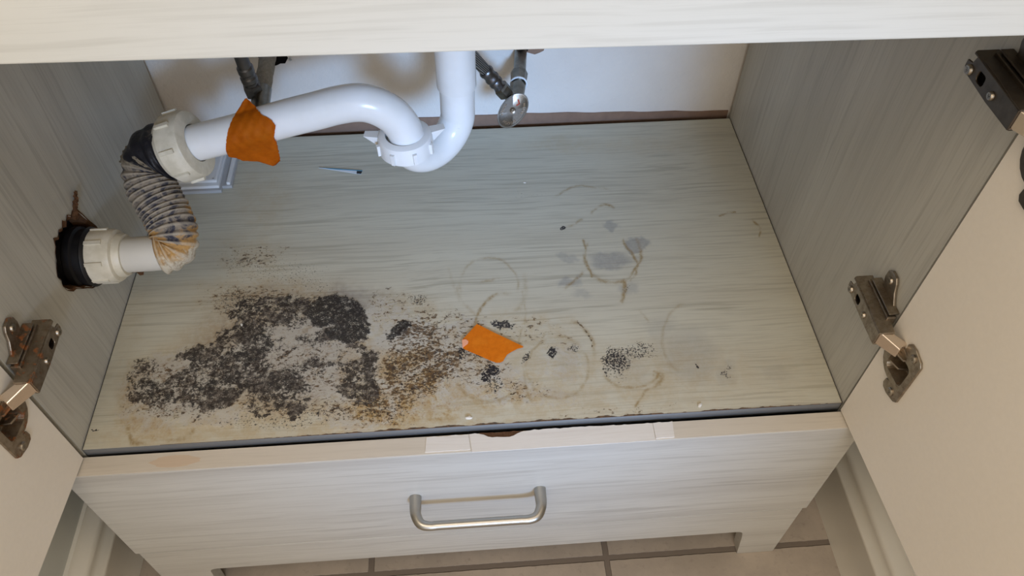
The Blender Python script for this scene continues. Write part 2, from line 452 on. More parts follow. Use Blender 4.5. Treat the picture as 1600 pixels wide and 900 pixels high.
# side panels; the left one has the ragged hole for the drain
hole = [(.1816, .132), (.176, .1365), (.170, .1345), (.1665, .139), (.1644, .140), (.159, .138), (.1548, .143), (.1495, .1395), (.144, .1425), (.138, .1405), (.1321, .146), (.128, .139), (.1232, .1363), (.1195, .131), (.113, .127), (.1078, .1209), (.1095, .115), (.1068, .109), (.1099, .1012), (.115, .0935), (.1205, .091), (.128, .081), (.134, .0765), (.1395, .0685), (.1476, .0623), (.156, .058), (.167, .055), (.178, .057), (.188, .063), (.194, .072), (.1965, .083), (.195, .095), (.190, .108), (.186, .120)]
bm = NB(); prism(bm, [(0, FZ), (D, FZ), (D, .555), (0, .555)], [hole], lambda p: (-.018, p[0], p[1]), (.018, 0, 0))
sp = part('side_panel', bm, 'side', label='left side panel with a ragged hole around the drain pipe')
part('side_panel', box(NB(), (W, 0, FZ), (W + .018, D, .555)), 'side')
# torn fibre lip round the hole
bm = NB(); hc = Vector((.15, .10)); n = len(hole); a, b, c2 = [], [], []
for i, (y, z) in enumerate(hole):
    q = Vector((y, z)); d = (q - hc).normalized()
    up = max(0, (z - .118) / .03)
    a.append(bm.verts.new((.0008, *(q + d * random.uniform(.0005, .0022)))))
    b.append(bm.verts.new((-.001, *(q - d * random.uniform(.0005, .002 + .004 * up)))))
    c2.append(bm.verts.new((-.014, *(q - d * (random.uniform(.002, .004) + .014 * up * random.random())))))
for i in range(n):
    j = (i + 1) % n
    bm.faces.new((a[i], a[j], b[j], b[i])); bm.faces.new((b[i], b[j], c2[j], c2[i]))
t = part('torn_edge', bm, 'brown', sp, label='torn dark brown edge of the hole')
# curled splinter at the top of the hole
bm = NB()
sweep(bm, catmull([(-.002, .176, .126), (.001, .181, .136), (.003, .186, .141), (.004, .189, .147), (.003, .1925, .1455)], 5), lambda u: .0022 * (1 - u) + .0007, 7, True, lambda u, a: .0009 * math.sin(a * 3 + u * 30))
part('splinter', bm, 'brown', sp)

# shelf (bottom panel): a fine grid that carries the stains
HM = np.array([[1254.98685, 417.06894, 91.53176], [-41.10164, -653.06902, 507.51283], [0.05143, 0.63306, 0.72178]])   # shelf plane -> stain chart
def make_shelf():
    nx = 860
    xs = np.linspace(.0012, W - .0012, nx); ys = np.concatenate([np.arange(0, .0045, .0003), np.linspace(.0045, D - .004, 400)]); ny = len(ys)
    X, Y = np.meshgrid(xs, ys)
    q = HM @ np.stack([X.ravel(), Y.ravel(), np.ones(X.size)])
    u = (q[0] / q[2]).reshape(X.shape); v = (q[1] / q[2]).reshape(X.shape)
    rng = np.random.RandomState(7)
    def vn(scale, seed):                       # value noise on the shelf
        r = np.random.RandomState(seed); g = r.rand(400, 400)
        fx = X / scale + 3; fy = Y / scale + 5; ix = fx.astype(int); iy = fy.astype(int)
        tx = fx - ix; ty = fy - iy; tx = tx * tx * (3 - 2 * tx); ty = ty * ty * (3 - 2 * ty)
        ix %= 399; iy %= 399
        return (g[iy, ix] * (1 - tx) + g[iy, ix + 1] * tx) * (1 - ty) + (g[iy + 1, ix] * (1 - tx) + g[iy + 1, ix + 1] * tx) * ty
    def fbm(s, seed): return (vn(s, seed) + .5 * vn(s / 2, seed + 1) + .25 * vn(s / 4, seed + 2) + .125 * vn(s / 8, seed + 3)) / 1.875 - .5
    wu = u + fbm(.03, 1) * 30 + fbm(.006, 9) * 12; wv = v + fbm(.03, 21) * 24 + fbm(.006, 29) * 10
    su = u + fbm(.02, 41) * 9; sv = v + fbm(.02, 51) * 7
    def sm(x): x = np.clip(x, 0, 1); return x * x * (3 - 2 * x)
    def blob(cx, cy, rx, ry, ang=0, s=1, soft=.55, U=None, V=None):
        U = wu if U is None else U; V = wv if V is None else V
        a = math.radians(ang); dx = U - cx; dy = V - cy
        e = np.sqrt(((dx * math.cos(a) + dy * math.sin(a)) / rx) ** 2 + ((-dx * math.sin(a) + dy * math.cos(a)) / ry) ** 2)
        return s * sm((1 + soft * .5 - e) / soft)
    def ring(cx, cy, rx, ry, w, a0=0, a1=360, s=1):
        dx = (su - cx) / rx; dy = (sv - cy) / ry; e = np.sqrt(dx * dx + dy * dy)
        d = np.abs(e - 1) * (rx + ry) / 2
        an = (np.degrees(np.arctan2(-dy, dx)) - a0) % 360; span = a1 - a0
        k = sm(np.minimum(an, span - an) / 14) * (an <= span) if span < 360 else 1
        return s * np.exp(-(d / w) ** 2) * k * np.clip(.72 + fbm(.010, 61) * 2.4, .1, 1)
    def line(pts, w, s=1):
        best = np.full(u.shape, 1e9)
        for (x0, y0), (x1, y1) in zip(pts, pts[1:]):
            L = (x1 - x0) ** 2 + (y1 - y0) ** 2; t = np.clip(((su - x0) * (x1 - x0) + (sv - y0) * (y1 - y0)) / L, 0, 1)
            best = np.minimum(best, np.hypot(su - x0 - t * (x1 - x0), sv - y0 - t * (y1 - y0)))
        return s * np.exp(-(best / (w * .72)) ** 2) * np.clip(.8 + fbm(.006, 63) * 2.4, .1, 1.1)
    def mx(*l): return np.maximum.reduce(l)
    mold = mx(blob(262, 606, 62, 34, -12, .74), blob(222, 590, 26, 34, 10, .55), blob(318, 572, 62, 40, -20, .76), blob(340, 612, 52, 30, -15, .78),
              blob(382, 535, 52, 44, -20, .78), blob(395, 492, 36, 26, 0, .70), blob(450, 488, 50, 26, 0, .72), blob(480, 505, 45, 22, 0, .62),
              blob(525, 492, 45, 34, 10, 1.05, .4), blob(542, 515, 34, 26, 0, 1.1, .4), blob(455, 538, 52, 22, 0, .62), blob(490, 570, 48, 30, -20, .66),
              blob(545, 575, 42, 40, 0, .74), blob(425, 600, 52, 36, 0, .78), blob(462, 620, 24, 34, 0, .74), blob(400, 635, 20, 24, 30, .6),
              blob(560, 608, 32, 28, 0, .66), blob(620, 517, 20, 9, -38, 1.0, .6), blob(375, 575, 60, 40, 0, .74), blob(525, 532, 48, 18, 0, .60), blob(420, 560, 60, 40, 0, .56), blob(480, 560, 70, 46, 0, .62),
              blob(610, 560, 50, 60, 0, .26, .9), blob(520, 650, 60, 12, 0, .3, .9), blob(300, 640, 60, 16, 0, .34, .9))
    mold = np.clip(mold * 1.10 + fbm(.012, 71) * .45 * (mold > .05), 0, 1)
    # pale pads inside the mould
    pale = mx(blob(478, 522, 46, 6, -8, .4), blob(455, 566, 40, 8, -22, .35), blob(268, 577, 34, 11, -24, .6), blob(520, 558, 36, 14, 0, .42),
              blob(438, 552, 40, 14, -20, .2), blob(505, 590, 40, 12, 0, .38), blob(545, 562, 18, 8, 0, .4), blob(366, 500, 14, 6, -30, .5))
    mold = np.clip(mold - pale, 0, 1)
    speck = mx(blob(430, 425, 100, 26, 8, .42, 1.2), blob(380, 412, 30, 14, 0, .5, 1.), blob(470, 440, 60, 14, 10, .45, 1.), blob(790, 508, 16, 7, 8, 1., .7), blob(757, 586, 16, 10, -10, 1.05, .7),
               blob(860, 548, 7, 12, 0, 1., .7), blob(893, 541, 12, 9, 0, .75, .8), blob(822, 562, 9, 8, 0, .85, .8), blob(966, 566, 22, 24, -30, .88, .9), blob(990, 548, 34, 10, 0, .7, .9),
               blob(655, 470, 14, 12, 0, .65, 1), blob(722, 555, 8, 10, 0, .8, 1), blob(690, 575, 30, 40, 0, .45, 1.), blob(650, 580, 60, 50, 0, .5, 1.), blob(775, 600, 16, 10, 0, .7, 1),
               blob(885, 357, 6, 3, 0, 1.1, .6), blob(1085, 571, 3, 3, 0, 1.2, .6), blob(1132, 580, 6, 6, 0, .7, .8), blob(154, 669, 3, 2, 0, 1.4, .6), blob(972, 455, 5, 9, 0, .6, .8),
               blob(450, 655, 140, 16, -4, .5, 1.), blob(600, 640, 60, 30, 0, .5, 1.), blob(250, 640, 60, 25, 0, .4, 1.), ring(968, 566, 24, 32, 2.2, 110, 290, .9), ring(720, 560, 45, 40, 3, 200, 320, .6),
               blob(370, 470, 40, 22, 0, .55, 1.), blob(520, 640, 80, 20, 0, .35, 1.), blob(820, 305, 40, 8, 0, .3, 1), blob(500, 240, 200, 40, 0, .12, 1.))
    bare = mx(blob(640, 570, 70, 70, 0, .85, .7), blob(600, 500, 40, 34, 0, .45, .8), blob(470, 560, 110, 70, 0, .55, .6), blob(290, 595, 105, 55, -12, .5, .6), blob(235, 650, 55, 30, 0, .5, .8),
              blob(725, 560, 60, 60, 0, .75, .7), blob(790, 600, 40, 30, 0, .5, .8), blob(560, 645, 60, 26, 0, .6, .8), blob(330, 645, 60, 22, 0, .6, .8), blob(850, 620, 60, 16, 0, .35, .8),
              blob(880, 565, 45, 40, 0, .3, .8), blob(675, 620, 60, 20, 0, .5, .8))
    brown = mx(blob(655, 545, 64, 60, 0, .72, .9), blob(690, 570, 40, 26, -20, .8, .8), blob(640, 590, 52, 40, 0, .72, .8), blob(600, 620, 40, 44, 0, .7, .9), blob(720, 530, 60, 44, 0, .5, 1.),
               blob(745, 580, 50, 30, 0, .55, 1.), blob(700, 500, 60, 24, 10, .40, 1.), blob(620, 480, 60, 30, 0, .42, 1.), blob(560, 640, 60, 26, 0, .5, 1.), blob(380, 470, 80, 28, 0, .5, 1.),
               blob(440, 470, 100, 18, 0, .5, 1.), blob(300, 610, 110, 50, -12, .5, .8), blob(440, 600, 150, 60, 0, .45, .8), blob(830, 520, 70, 26, 10, .32, 1.), blob(960, 640, 120, 8, -3, .3, 1.),
               blob(800, 610, 60, 18, 0, .42, 1.), blob(400, 400, 60, 22, 0, .42, 1.), blob(1000, 640, 60, 8, 0, .3, 1.), line([(690, 485), (728, 500), (745, 508)], 2, .7), line([(815, 488), (835, 498), (860, 505)], 2, .6),
               line([(905, 505), (918, 520), (925, 540)], 2.4, .9), ring(720, 545, 28, 34, 2.5, 100, 240, .7))
    tan = mx(blob(560, 655, 460, 26, -4, .42, 1.), blob(900, 600, 280, 60, -3, .30, 1.), blob(820, 560, 120, 60, 0, .30, 1.), blob(250, 680, 110, 26, 0, .30, 1.), blob(640, 600, 70, 60, 0, .75, .9), blob(600, 640, 60, 34, 0, .85, .9), blob(660, 640, 70, 20, 0, .7, .8), blob(720, 560, 80, 60, 0, .45, .9), blob(770, 615, 90, 24, 0, .60, .9), blob(860, 600, 70, 34, 0, .38, .9), blob(820, 520, 80, 34, 0, .34, 1.), blob(960, 615, 90, 22, 0, .34, .9), blob(230, 672, 60, 20, 5, .55, .8), blob(300, 685, 60, 8, 0, .4, .8), blob(390, 645, 80, 24, -10, .42, .9), blob(205, 620, 26, 70, 10, .34, 1.), blob(340, 520, 120, 24, -20, .28, 1.), blob(410, 470, 120, 36, 0, .34, 1.), blob(410, 315, 40, 60, 0, .22, 1.), blob(390, 400, 60, 40, 0, .26, 1.), blob(640, 490, 60, 30, 0, .28, 1.), blob(1080, 600, 60, 30, 0, .12, 1.), blob(1240, 590, 60, 40, 0, .10, 1.), blob(190, 540, 30, 120, 15, .16, 1.), blob(560, 585, 30, 60, 0, .4, .9), blob(880, 225, 60, 12, 0, .18, 1.), blob(1000, 225, 70, 12, 0, .14, 1.))
    rings = np.clip(mx(ring(764, 446, 45, 44, 2.2, -20, 200, .42),
                    ring(764, 450, 48, 46, 3, 170, 260, .34),
                    ring(790, 500, 45, 40, 2.4, 75, 200, 1.0),
                    ring(775, 448, 46, 48, 4, -60, 30, .3),
                    ring(957, 398, 43, 44, 2.4, 150, 400, .9),
                    ring(914, 332, 58, 42, 2.0, 40, 150, .55),
                    ring(944, 345, 24, 24, 2.0, 40, 160, .8),
                    ring(987, 570, 46, 36, 2.6, 200, 350, .75),
                    ring(1003, 590, 30, 14, 3, -60, 60, .7),
                    ring(872, 575, 48, 48, 2.4, 0, 360, .42),
                    ring(880, 556, 50, 56, 3.0, -30, 80, .62),
                    ring(765, 590, 52, 36, 2.4, 180, 340, .5),
                    ring(1078, 530, 42, 56, 3, 100, 250, .34),
                    ring(850, 590, 30, 50, 3, 120, 240, .5),
                    line([(912, 375), (916, 405), (924, 430)], 2.6, .9),
                    line([(974, 374), (984, 392), (996, 412), (996, 428), (984, 438)], 2.6, 1.),
                    line([(908, 425), (896, 438), (884, 450)], 3, .6),
                    line([(973, 438), (975, 455), (973, 470)], 4, 1.),
                    line([(1124, 337), (1136, 334), (1147, 333)], 2, .9),
                    line([(1177, 344), (1187, 356), (1188, 369)], 2, .8),
                    line([(1022, 586), (1030, 600), (1008, 612), (990, 635)], 3, .7),
                    line([(816, 455), (820, 490), (810, 540)], 2.6, .4),
                    line([(882, 358), (908, 345)], 3, .5),
                    line([(1000, 485), (1012, 500)], 2.4, .4),
                    line([(202, 668), (208, 690), (225, 694)], 5, .8),
                    line([(262, 690), (292, 684), (306, 668)], 4, .6),
                    line([(700, 420), (718, 470)], 3, .2),
                    line([(752, 440), (778, 436)], 3, .45)) * 1.25, 0, 1)
    smudge = mx(blob(998, 382, 17, 11, 0, .65, .5), blob(958, 406, 36, 15, 0, .6, .7), blob(954, 356, 13, 9, 0, .55, .7), blob(886, 441, 17, 8, 0, .55, .7), blob(888, 398, 17, 7, 0, .4, .7), blob(976, 455, 15, 10, 0, .4, .8),
                blob(1074, 558, 40, 42, 0, .30, .8), blob(1030, 520, 24, 30, 0, .22, .9), blob(1130, 582, 16, 14, 0, .25, .9), blob(905, 460, 14, 8, 0, .35, .9), blob(1215, 585, 16, 12, 0, .15, .9), blob(545, 470, 34, 24, 0, .4, .9),
                blob(985, 575, 30, 22, 0, .2, .9), blob(885, 560, 22, 30, 0, .2, .9))
    haze = mx(blob(470, 468, 120, 24, 0, .5, 1.2), blob(400, 480, 60, 30, 0, .5, 1.2), blob(520, 480, 70, 40, 0, .55, 1.1), blob(330, 560, 120, 40, -22, .42, 1.), blob(440, 560, 150, 84, 0, .78, .5), blob(280, 600, 95, 48, -10, .72, .5),
              blob(590, 560, 60, 80, 0, .3, 1.), blob(600, 480, 30, 30, 0, .3, 1.))
    # worn front rim: chipped dark line
    rimw = .0004 + .0030 * np.clip(vn(.012, 91) * .6 + vn(.004, 92) * .6 - .25, 0, 1) * np.clip((u - 380) / 250, .1, 1) * np.clip((1340 - u) / 180, .25, 1)
    rim = (Y < rimw)
    rimf = np.where(rim & (u > 250), 1., 0.)
    # geometry: a few tenths of a millimetre of swelling under the damaged area
    swell = np.clip(mx(mold, bare * .8), 0, 1) * (.0003 + .0005 * (fbm(.004, 101) + .3))
    Z = np.clip(swell, 0, .0012) * (Y > .004)
    co = np.stack([X, Y, Z], -1).reshape(-1, 3)
    i = np.arange(nx * ny).reshape(ny, nx)
    F = np.stack([i[:-1, :-1], i[:-1, 1:], i[1:, 1:], i[1:, :-1]], -1).reshape(-1, 4)
    # skirt: front strip, back, sides, underside
    base = len(co)
    per = np.concatenate([i[0, :], i[1:, -1], i[-1, -2::-1], i[-2:0:-1, 0]])
    low = co[per].copy(); low[:, 2] = -.016
    co = np.vstack([co, low]); n = len(per); k = np.arange(n); kn = (k + 1) % n
    G = np.stack([per[k], base + k, base + kn, per[kn]], -1)
    me = bpy.data.meshes.new('bottom_shelf')
    faces = np.vstack([F, G])
    me.vertices.add(len(co)); me.vertices.foreach_set('co', co.ravel())
    nf = len(faces)
    me.loops.add(nf * 4 + n); me.polygons.add(nf + 1)
    me.loops.foreach_set('vertex_index', np.concatenate([faces.ravel(), base + k[::-1]]))
    me.polygons.foreach_set('loop_start', np.concatenate([np.arange(nf) * 4, [nf * 4]]))
    me.polygons.foreach_set('loop_total', np.concatenate([np.full(nf, 4), [n]]))
    mi = np.zeros(nf + 1, dtype=np.int32); mi[len(F):] = 1
    me.update(calc_edges=True); me.polygons.foreach_set('material_index', mi)
    for nm, arr in (('mold', mold), ('speck', speck), ('bare', bare), ('brown', brown), ('tan', tan), ('smudge', smudge), ('haze', haze), ('rings', rings), ('rim', rimf)):
        at = me.attributes.new(nm, 'FLOAT', 'POINT')
        at.data.foreach_set('value', np.concatenate([arr.ravel(), np.zeros(n)]).astype(np.float32))
    me.validate()
    return me
o = link('bottom_shelf', make_shelf(), ['shelf', 'panel_edge'], cab); keep(o)
o['label'] = 'bottom shelf with black mould, brown water stains and bottle rings'
# shadow gap between shelf and sides has a dark seam strip
bm = NB(); box(bm, (-.0005, .001, -.012), (.0011, D - .004, -.0012)); part('seam', bm, 'grout_dark')
part('seam', box(NB(), (W - .0011, .001, -.012), (W + .0005, D - .004, -.0012)), 'grout_dark')

# front rail
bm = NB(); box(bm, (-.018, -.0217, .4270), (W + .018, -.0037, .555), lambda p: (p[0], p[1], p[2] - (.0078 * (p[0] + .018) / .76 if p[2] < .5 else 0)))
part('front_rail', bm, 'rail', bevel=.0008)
part('countertop', box(NB(), (-.03, -.045, .556), (W + .03, D + .006, .586)), 'trim', bevel=.003)
# drawer front
dr = part('drawer_front', box(NB(), (-.0165, -.0227, -.1972), (W + .0165, -.0046, -.0096)), 'front', bevel=.0012, label='wide drawer front with a chipped top edge')
bm = NB(); box(bm, (-.0160, -.0222, -.0095), (W + .016, -.0032, -.0086), lambda p: (p[0], p[1] - (.0014 if p[0] > .3 and p[1] > -.01 else 0), p[2])); part('edge_band', bm, 'edge', dr)
def band(x0, x1, y0, y1, z, t, seed):
    r = random.Random(seed); bm = NB(); n = max(6, int((x1 - x0) / .004)); A, B = [], []
    for i in range(n + 1):
        x = x0 + (x1 - x0) * i / n
        A.append((x + (r.uniform(-.0006, .0006) if i in (0, n) else 0), y0 + r.uniform(-.0002, .0002)))
        B.append((x + (r.uniform(-.0015, .0015) if i in (0, n) else 0), y1(x) + r.uniform(-.0005, .0005)))
    prism(bm, A + B[::-1], [], lambda p: (p[0], p[1], z), (0, 0, t))
    return bm
part('band_piece', band(.3175, .3590, -.0205, lambda x: -.0046, -.0086, .0008, 1), 'chip_band', dr, label='loose whitish strip of edge band')
part('band_piece', band(.3605, .4990, -.0236, lambda x: -.0042 - .0055 * math.exp(-((x - .390) / .017) ** 4), -.0086, .0010, 2), 'chip_band', dr, label='long whitish strip of edge band with a chip missing')
part('band_piece', band(.4995, .5355, -.0234, lambda x: -.0046, -.0086, .0008, 3), 'chip_band', dr, label='short whitish strip of edge band')
part('band_piece', band(.5365, .5545, -.0212, lambda x: -.0046, -.0086, .0012, 4), 'chip_band', dr, label='end piece of peeling edge band')
part('bare_chip', band(.368, .410, -.0105, lambda x: -.0040, -.00855, .0005, 5), 'brown', dr, label='bare brown chip in the top edge')
bm = NB(); prism(bm, [(.085 + .022 * math.cos(t / 24 * 6.283) * (1 + .12 * math.sin(t * 1.7)), -.013 + .0062 * math.sin(t / 24 * 6.283)) for t in range(24)], [], lambda p: (p[0], p[1], -.0086), (0, 0, .0001))
MAT['stain'] = laminate('tan_stain_on_edge', 0, (.62, .50, .37), (.58, .46, .34), (.50, .39, .28), .45, .6)
part('stain', bm, 'stain', dr)
# bow handle: two posts and a flat bar, one mesh
bm = NB()
hy, hz = -.0227, -.0980
for x, s in ((.3000, 1), (.4280, -1)):
    lathe(bm, (x, hy + .001, hz), (0, -1, 0), [(0, 0), (.0062, 0), (.0060, .014), (.0056, .018)], 24)
    P = catmull([(x, hy - .012, hz), (x + s * .0006, hy - .020, hz - .0002), (x + s * .005, hy - .0285, hz - .001), (x + s * .013, hy - .0315, hz - .0015), (x + s * .025, hy - .0315, hz - .0015)], 8)
    sweep(bm, P, lambda u: .0058 - .0014 * u, 20)
bar = NB()
sweep(bm, resample([Vector((.318, hy - .0315, hz - .0015)), Vector((.410, hy - .0315, hz - .0015))], .01), .0046, 20)
ho = obj('handle', bm, 'brushed', dr, smooth=True, angle=60); ho['label'] = 'brushed nickel bow handle'
# toe board with arch cut-out and two feet
F0, F1 = -.2005, FZ + .0005
def toe():
    xl, xr = .0460, .6790
    o = [(-.0135, F0), (-.0135, F1 + .0)]
    o += [(xl - .004, F1)]
    zt = -.2590
    o += [(xl - .001, zt - .010)]
    for k in range(5):
        t = math.radians(180 - 90 * k / 4); o.append((xl + .008 + .009 * math.cos(t), zt - .009 + .009 * math.sin(t)))
    for k in range(5):
        t = math.radians(90 - 90 * k / 4); o.append((xr - .006 + .009 * math.cos(t), zt - .009 + .009 * math.sin(t)))
    o += [(xr + .005, zt - .02), (xr + .0110, F1), (W + .0130, F1), (W + .0130, F0)]
    bm = NB(); prism(bm, o, [], lambda p: (p[0], -.0215, p[1]), (0, .017, 0)); return bm
part('toe_board', toe(), 'front', bevel=.0006)
part('seam_strip', box(NB(), (-.013, -.020, -.2006), (W + .013, -.006, -.1970)), 'panel_edge')
part('base_panel', box(NB(), (0, .002, -.215), (W, D - .01, -.2)), 'side')
# drawer box behind its front
bm = NB()
for a, b in (((.012, -.004, -.185), (.024, .40, -.035)), ((W - .024, -.004, -.185), (W - .012, .40, -.035)), ((.012, -.0045, -.19), (W - .012, .40, -.185)), ((.012, .39, -.185), (W - .012, .40, -.035))): box(bm, a, b)
part('drawer_box', bm, 'side', dr)

# doors: local (s along the door from the hinge edge, z); face points into the opening
def door(left, ang, hx, hy, hinges):
    a = math.radians(ang); sgn = -1 if left else 1
    # direction of the open door away from the cabinet, and its outward normal (away from the opening)
    dv = Vector((sgn * math.sin(a), -math.cos(a), 0)); nv = Vector((sgn * math.cos(a), math.sin(a), 0))
    f = lambda s, z, n=0: Vector((hx, hy, 0)) + dv * s + nv * n + Vector((0, 0, z))
    Wd = .376; z0, z1 = -.0060, .420
    holes = [circ(.0255 + c, zc, .0172, 28) for zc, c in hinges]
    bm = NB(); prism(bm, [(.0, z0), (Wd, z0), (Wd, z1), (0, z1)], holes, lambda p: f(p[0], p[1], .012), tuple(nv * -.012))
    vs = [f(s, z, n) for s in (0, Wd) for z in (z0, z1) for n in (.012, .018)]
    bx = [bm.verts.new(v) for v in vs]
    for q in ((0, 1, 3, 2), (4, 5, 7, 6), (0, 1, 5, 4), (2, 3, 7, 6), (0, 2, 6, 4), (1, 3, 7, 5)): bm.faces.new([bx[i] for i in q])
    o = part('door', bm, 'door', label=('left' if left else 'right') + ' door, plain cream inside, standing open')
    return f
HZ = [(.111, 0.), (.338, .0045)]
fl = door(True, 4.3, .0010, -.0055, HZ)
fr = door(False, 3.2, W - .0022, -.0042, HZ)

def hinge(left, zc, f, body, lab, cs=0.):
    X = (lambda u: u) if left else (lambda u: W - u)
    g = lambda p: (X(p[0]), p[1], zc + p[2])
    # arm: folded U channel (top flange, inner face, bottom flange), nose tapering to the front
    def chan(bm, u0, u1, y0, y1, z0, z1, t=.0014):
        box(bm, (u1 - t, y0, z0), (u1, y1, z1), g); box(bm, (u0, y0, z1 - t), (u1, y1, z1), g); box(bm, (u0, y0, z0), (u1, y1, z0 + t), g)
    bm = NB(); zl, zh = .0105, .0265
    # inner face with a slot
    out = [(-.0150, zl), (.014, zl - .0005), (.0445, zl + .001), (.0475, zl + .004), (.0475, zl + .009), (.042, zl + .010), (.040, zh), (-.0150, zh - .001)]
    slot = rrect(.0235, zl + .0035, .0320, zl + .0110, .0022, 3)
    prism(bm, out, [slot], lambda p: g((.0205, p[0], p[1])), (X(.0015) - X(0), 0, 0))
    out2 = [(-.0155, .0085), (-.0155, .0215), (-.004, .0215), (.012, .0205), (.030, .0205), (.045, .0215), (.047, .019), (.047, .004), (.010, .0045), (-.002, .0075)]
    prism(bm, out2, [], lambda p: g((p[1], p[0], zh - .0016)), (0, 0, .0016))
    prism(bm, out2, [], lambda p: g((p[1], p[0], zl)), (0, 0, .0016))
    ob = part('hinge', bm, body, cab, bevel=.0005, label=lab)
    def sub(name, bm, mat, label=None, **k):
        o = obj(name, bm, mat, ob, **k)
        if label: o['label'] = label
        return o
    # spring block seen through the slot
    sub('spring_block', box(NB(), (.010, .006, zl + .002), (.0170, .040, zh - .002), g), 'dark')
    # mounting plate on the cabinet side with an upper and a lower wing, raised saddle
    bm = NB()
    wing = [(.0060, .020), (.0050, .028), (.0100, .0335), (.0150, .040), (.0180, .0475), (.0215, .0515), (.0300, .0515), (.0345, .0475), (.0350, .040), (.0325, .034), (.0340, .028), (.036, .020)]
    low = [(y, .037 - z) for y, z in wing]; low = [(y, .017 + (z - .017) * .62) for y, z in low]
    for wg in (wing, low):
        up = wg is wing
        hcz = .0435 if up else .017 + (.037 - .0435 - .017) * .62
        def lift(p):
            return 0
        prism(bm, wg, [circ(.0262, hcz, .0030, 16)], lambda p: g((.0004, p[0], p[1])), (X(.0026) - X(0), 0, 0))
    box(bm, (.0030, -.002, .0085), (.0110, .041, .0290), g)
    box(bm, (.0005, .000, .0300), (.0095, .040, .0315), g)
    sub('mounting_plate', bm, body, bevel=.0006)
    def screw(c, ax, r=.0036, h=.0016, cross=True):
        bm = NB(); lathe(bm, c, ax, [(0, -.002), (r, -.002), (r, h * .4), (r * .8, h), (r * .38, h), (r * .30, h * .2), (0, h * .2)], 20)
        if cross:
            u, v, w = frame(ax)
            rib(bm, c, ax, .4, -r * .62, r * .62, r * .13, h * .98, h * 1.06); rib(bm, c, ax, .4 + math.pi / 2, -r * .62, r * .62, r * .13, h * .98, h * 1.06)
        sub('screw', bm, 'screw', smooth=True)
    inw = Vector((1 if left else -1, 0, 0))
    screw(g((.0222, .0412, zl + .0050)), inw, .0036)
    screw(g((.0222, .0115, zl + .0062)), inw, .0030)
    screw(g((.0030, .0262, .0435)), inw, .0034)
    # bright link between arm and cup
    def F(s, z, n): return f(s + cs, zc + z, n)
    A = [Vector(g((.0205, -.0140, zl + .0008))), Vector(g((.0205, -.0140, zh - .0012)))]
    A2 = [Vector(g((.0120, -.0120, zl + .0008))), Vector(g((.0120, -.0120, zh - .0012)))]
    B = [F(.0250, zl + .0005, -.0075), F(.0250, zh - .005, -.0075)]; B2 = [F(.0200, zl - .0005, .002), F(.0200, zh - .004, .002)]
    bm = NB(); vs = [bm.verts.new(v) for v in (A[0], A[1], B[1], B[0], A2[0], A2[1], B2[1], B2[0])]
    for q in ((0, 1, 2, 3), (4, 5, 6, 7), (0, 1, 5, 4), (1, 2, 6, 5), (2, 3, 7, 6), (3, 0, 4, 7)): bm.faces.new([vs[i] for i in q])
    sub('link', bm, 'chrome', 'bright metal link', bevel=.0008)
    # inner link plates reaching into the cup
    bm = NB()
    for z in (.001, .0125):
        vs = [bm.verts.new(v) for v in (F(.022, z, -.007), F(.031, z, -.004), F(.034, z, .008), F(.024, z, .008), F(.022, z + .0018, -.007), F(.031, z + .0018, -.004), F(.034, z + .0018, .008), F(.024, z + .0018, .008))]
        for q in ((0, 1, 2, 3), (4, 5, 6, 7), (0, 1, 5, 4), (1, 2, 6, 5), (2, 3, 7, 6), (3, 0, 4, 7)): bm.faces.new([vs[i] for i in q])
    sub('inner_link', bm, body, bevel=.0003)
    # cup let into the door with flange wings (local frame: s, z)
    bm = NB()
    def flange():
        o = []
        for k in range(15):                                   # round lobe towards the hinge edge
            t = math.radians(62 + (298 - 62) * k / 14)
            o.append((.0255 + .0196 * math.cos(t), .0196 * math.sin(t)))
        # t=62 is upper right; lobe swings over the hinge side
        lo = [(.0245, -.0215), (.0240, -.0275), (.0265, -.0310), (.0335, -.0320), (.0440, -.0290), (.0470, -.0255), (.0470, .0255), (.0440, .0290), (.0335, .0320), (.0265, .0310), (.0240, .0275), (.0245, .0215)]
        return [p for p in o if p[0] < .0300] + lo
    inner = rrect(.0155, -.0125, .0405, .0125, .005, 4)
    prism(bm, flange(), [inner, circ(.0365, .0245, .0026, 14), circ(.0365, -.0245, .0026, 14)], lambda p: F(p[0], p[1], -.0002), tuple((F(0, 0, -.0024) - F(0, 0, -.0002))))
    # cup bowl, tapering
    r0 = rrect(.0155, -.0125, .0405, .0125, .005, 4); r1 = rrect(.0175, -.0095, .0385, .0095, .006, 4)
    a = [bm.verts.new(F(p[0], p[1], -.0022)) for p in r0]; b = [bm.verts.new(F(p[0], p[1], .0100)) for p in r1]
    for i in range(len(a)):
        j = (i + 1) % len(a); bm.faces.new((a[i], a[j], b[j], b[i]))
    bm.faces.new(b)
    sub('hinge_cup', bm, body, bevel=.0004)
    out_n = (F(0, 0, -1) - F(0, 0, 0))
    for z in (.0245, -.0245): screw(F(.0365, z, -.0028), out_n, .0038, .0014)
    return ob
hinge(True, .1110, fl, 'hinge_rust', 'rust-streaked hinge of the left door')
hinge(False, .1110, fr, 'hinge', 'lower hinge of the right door')
hinge(False, .3380, fr, 'hinge_dark', 'darkened upper hinge of the right door', .0045)

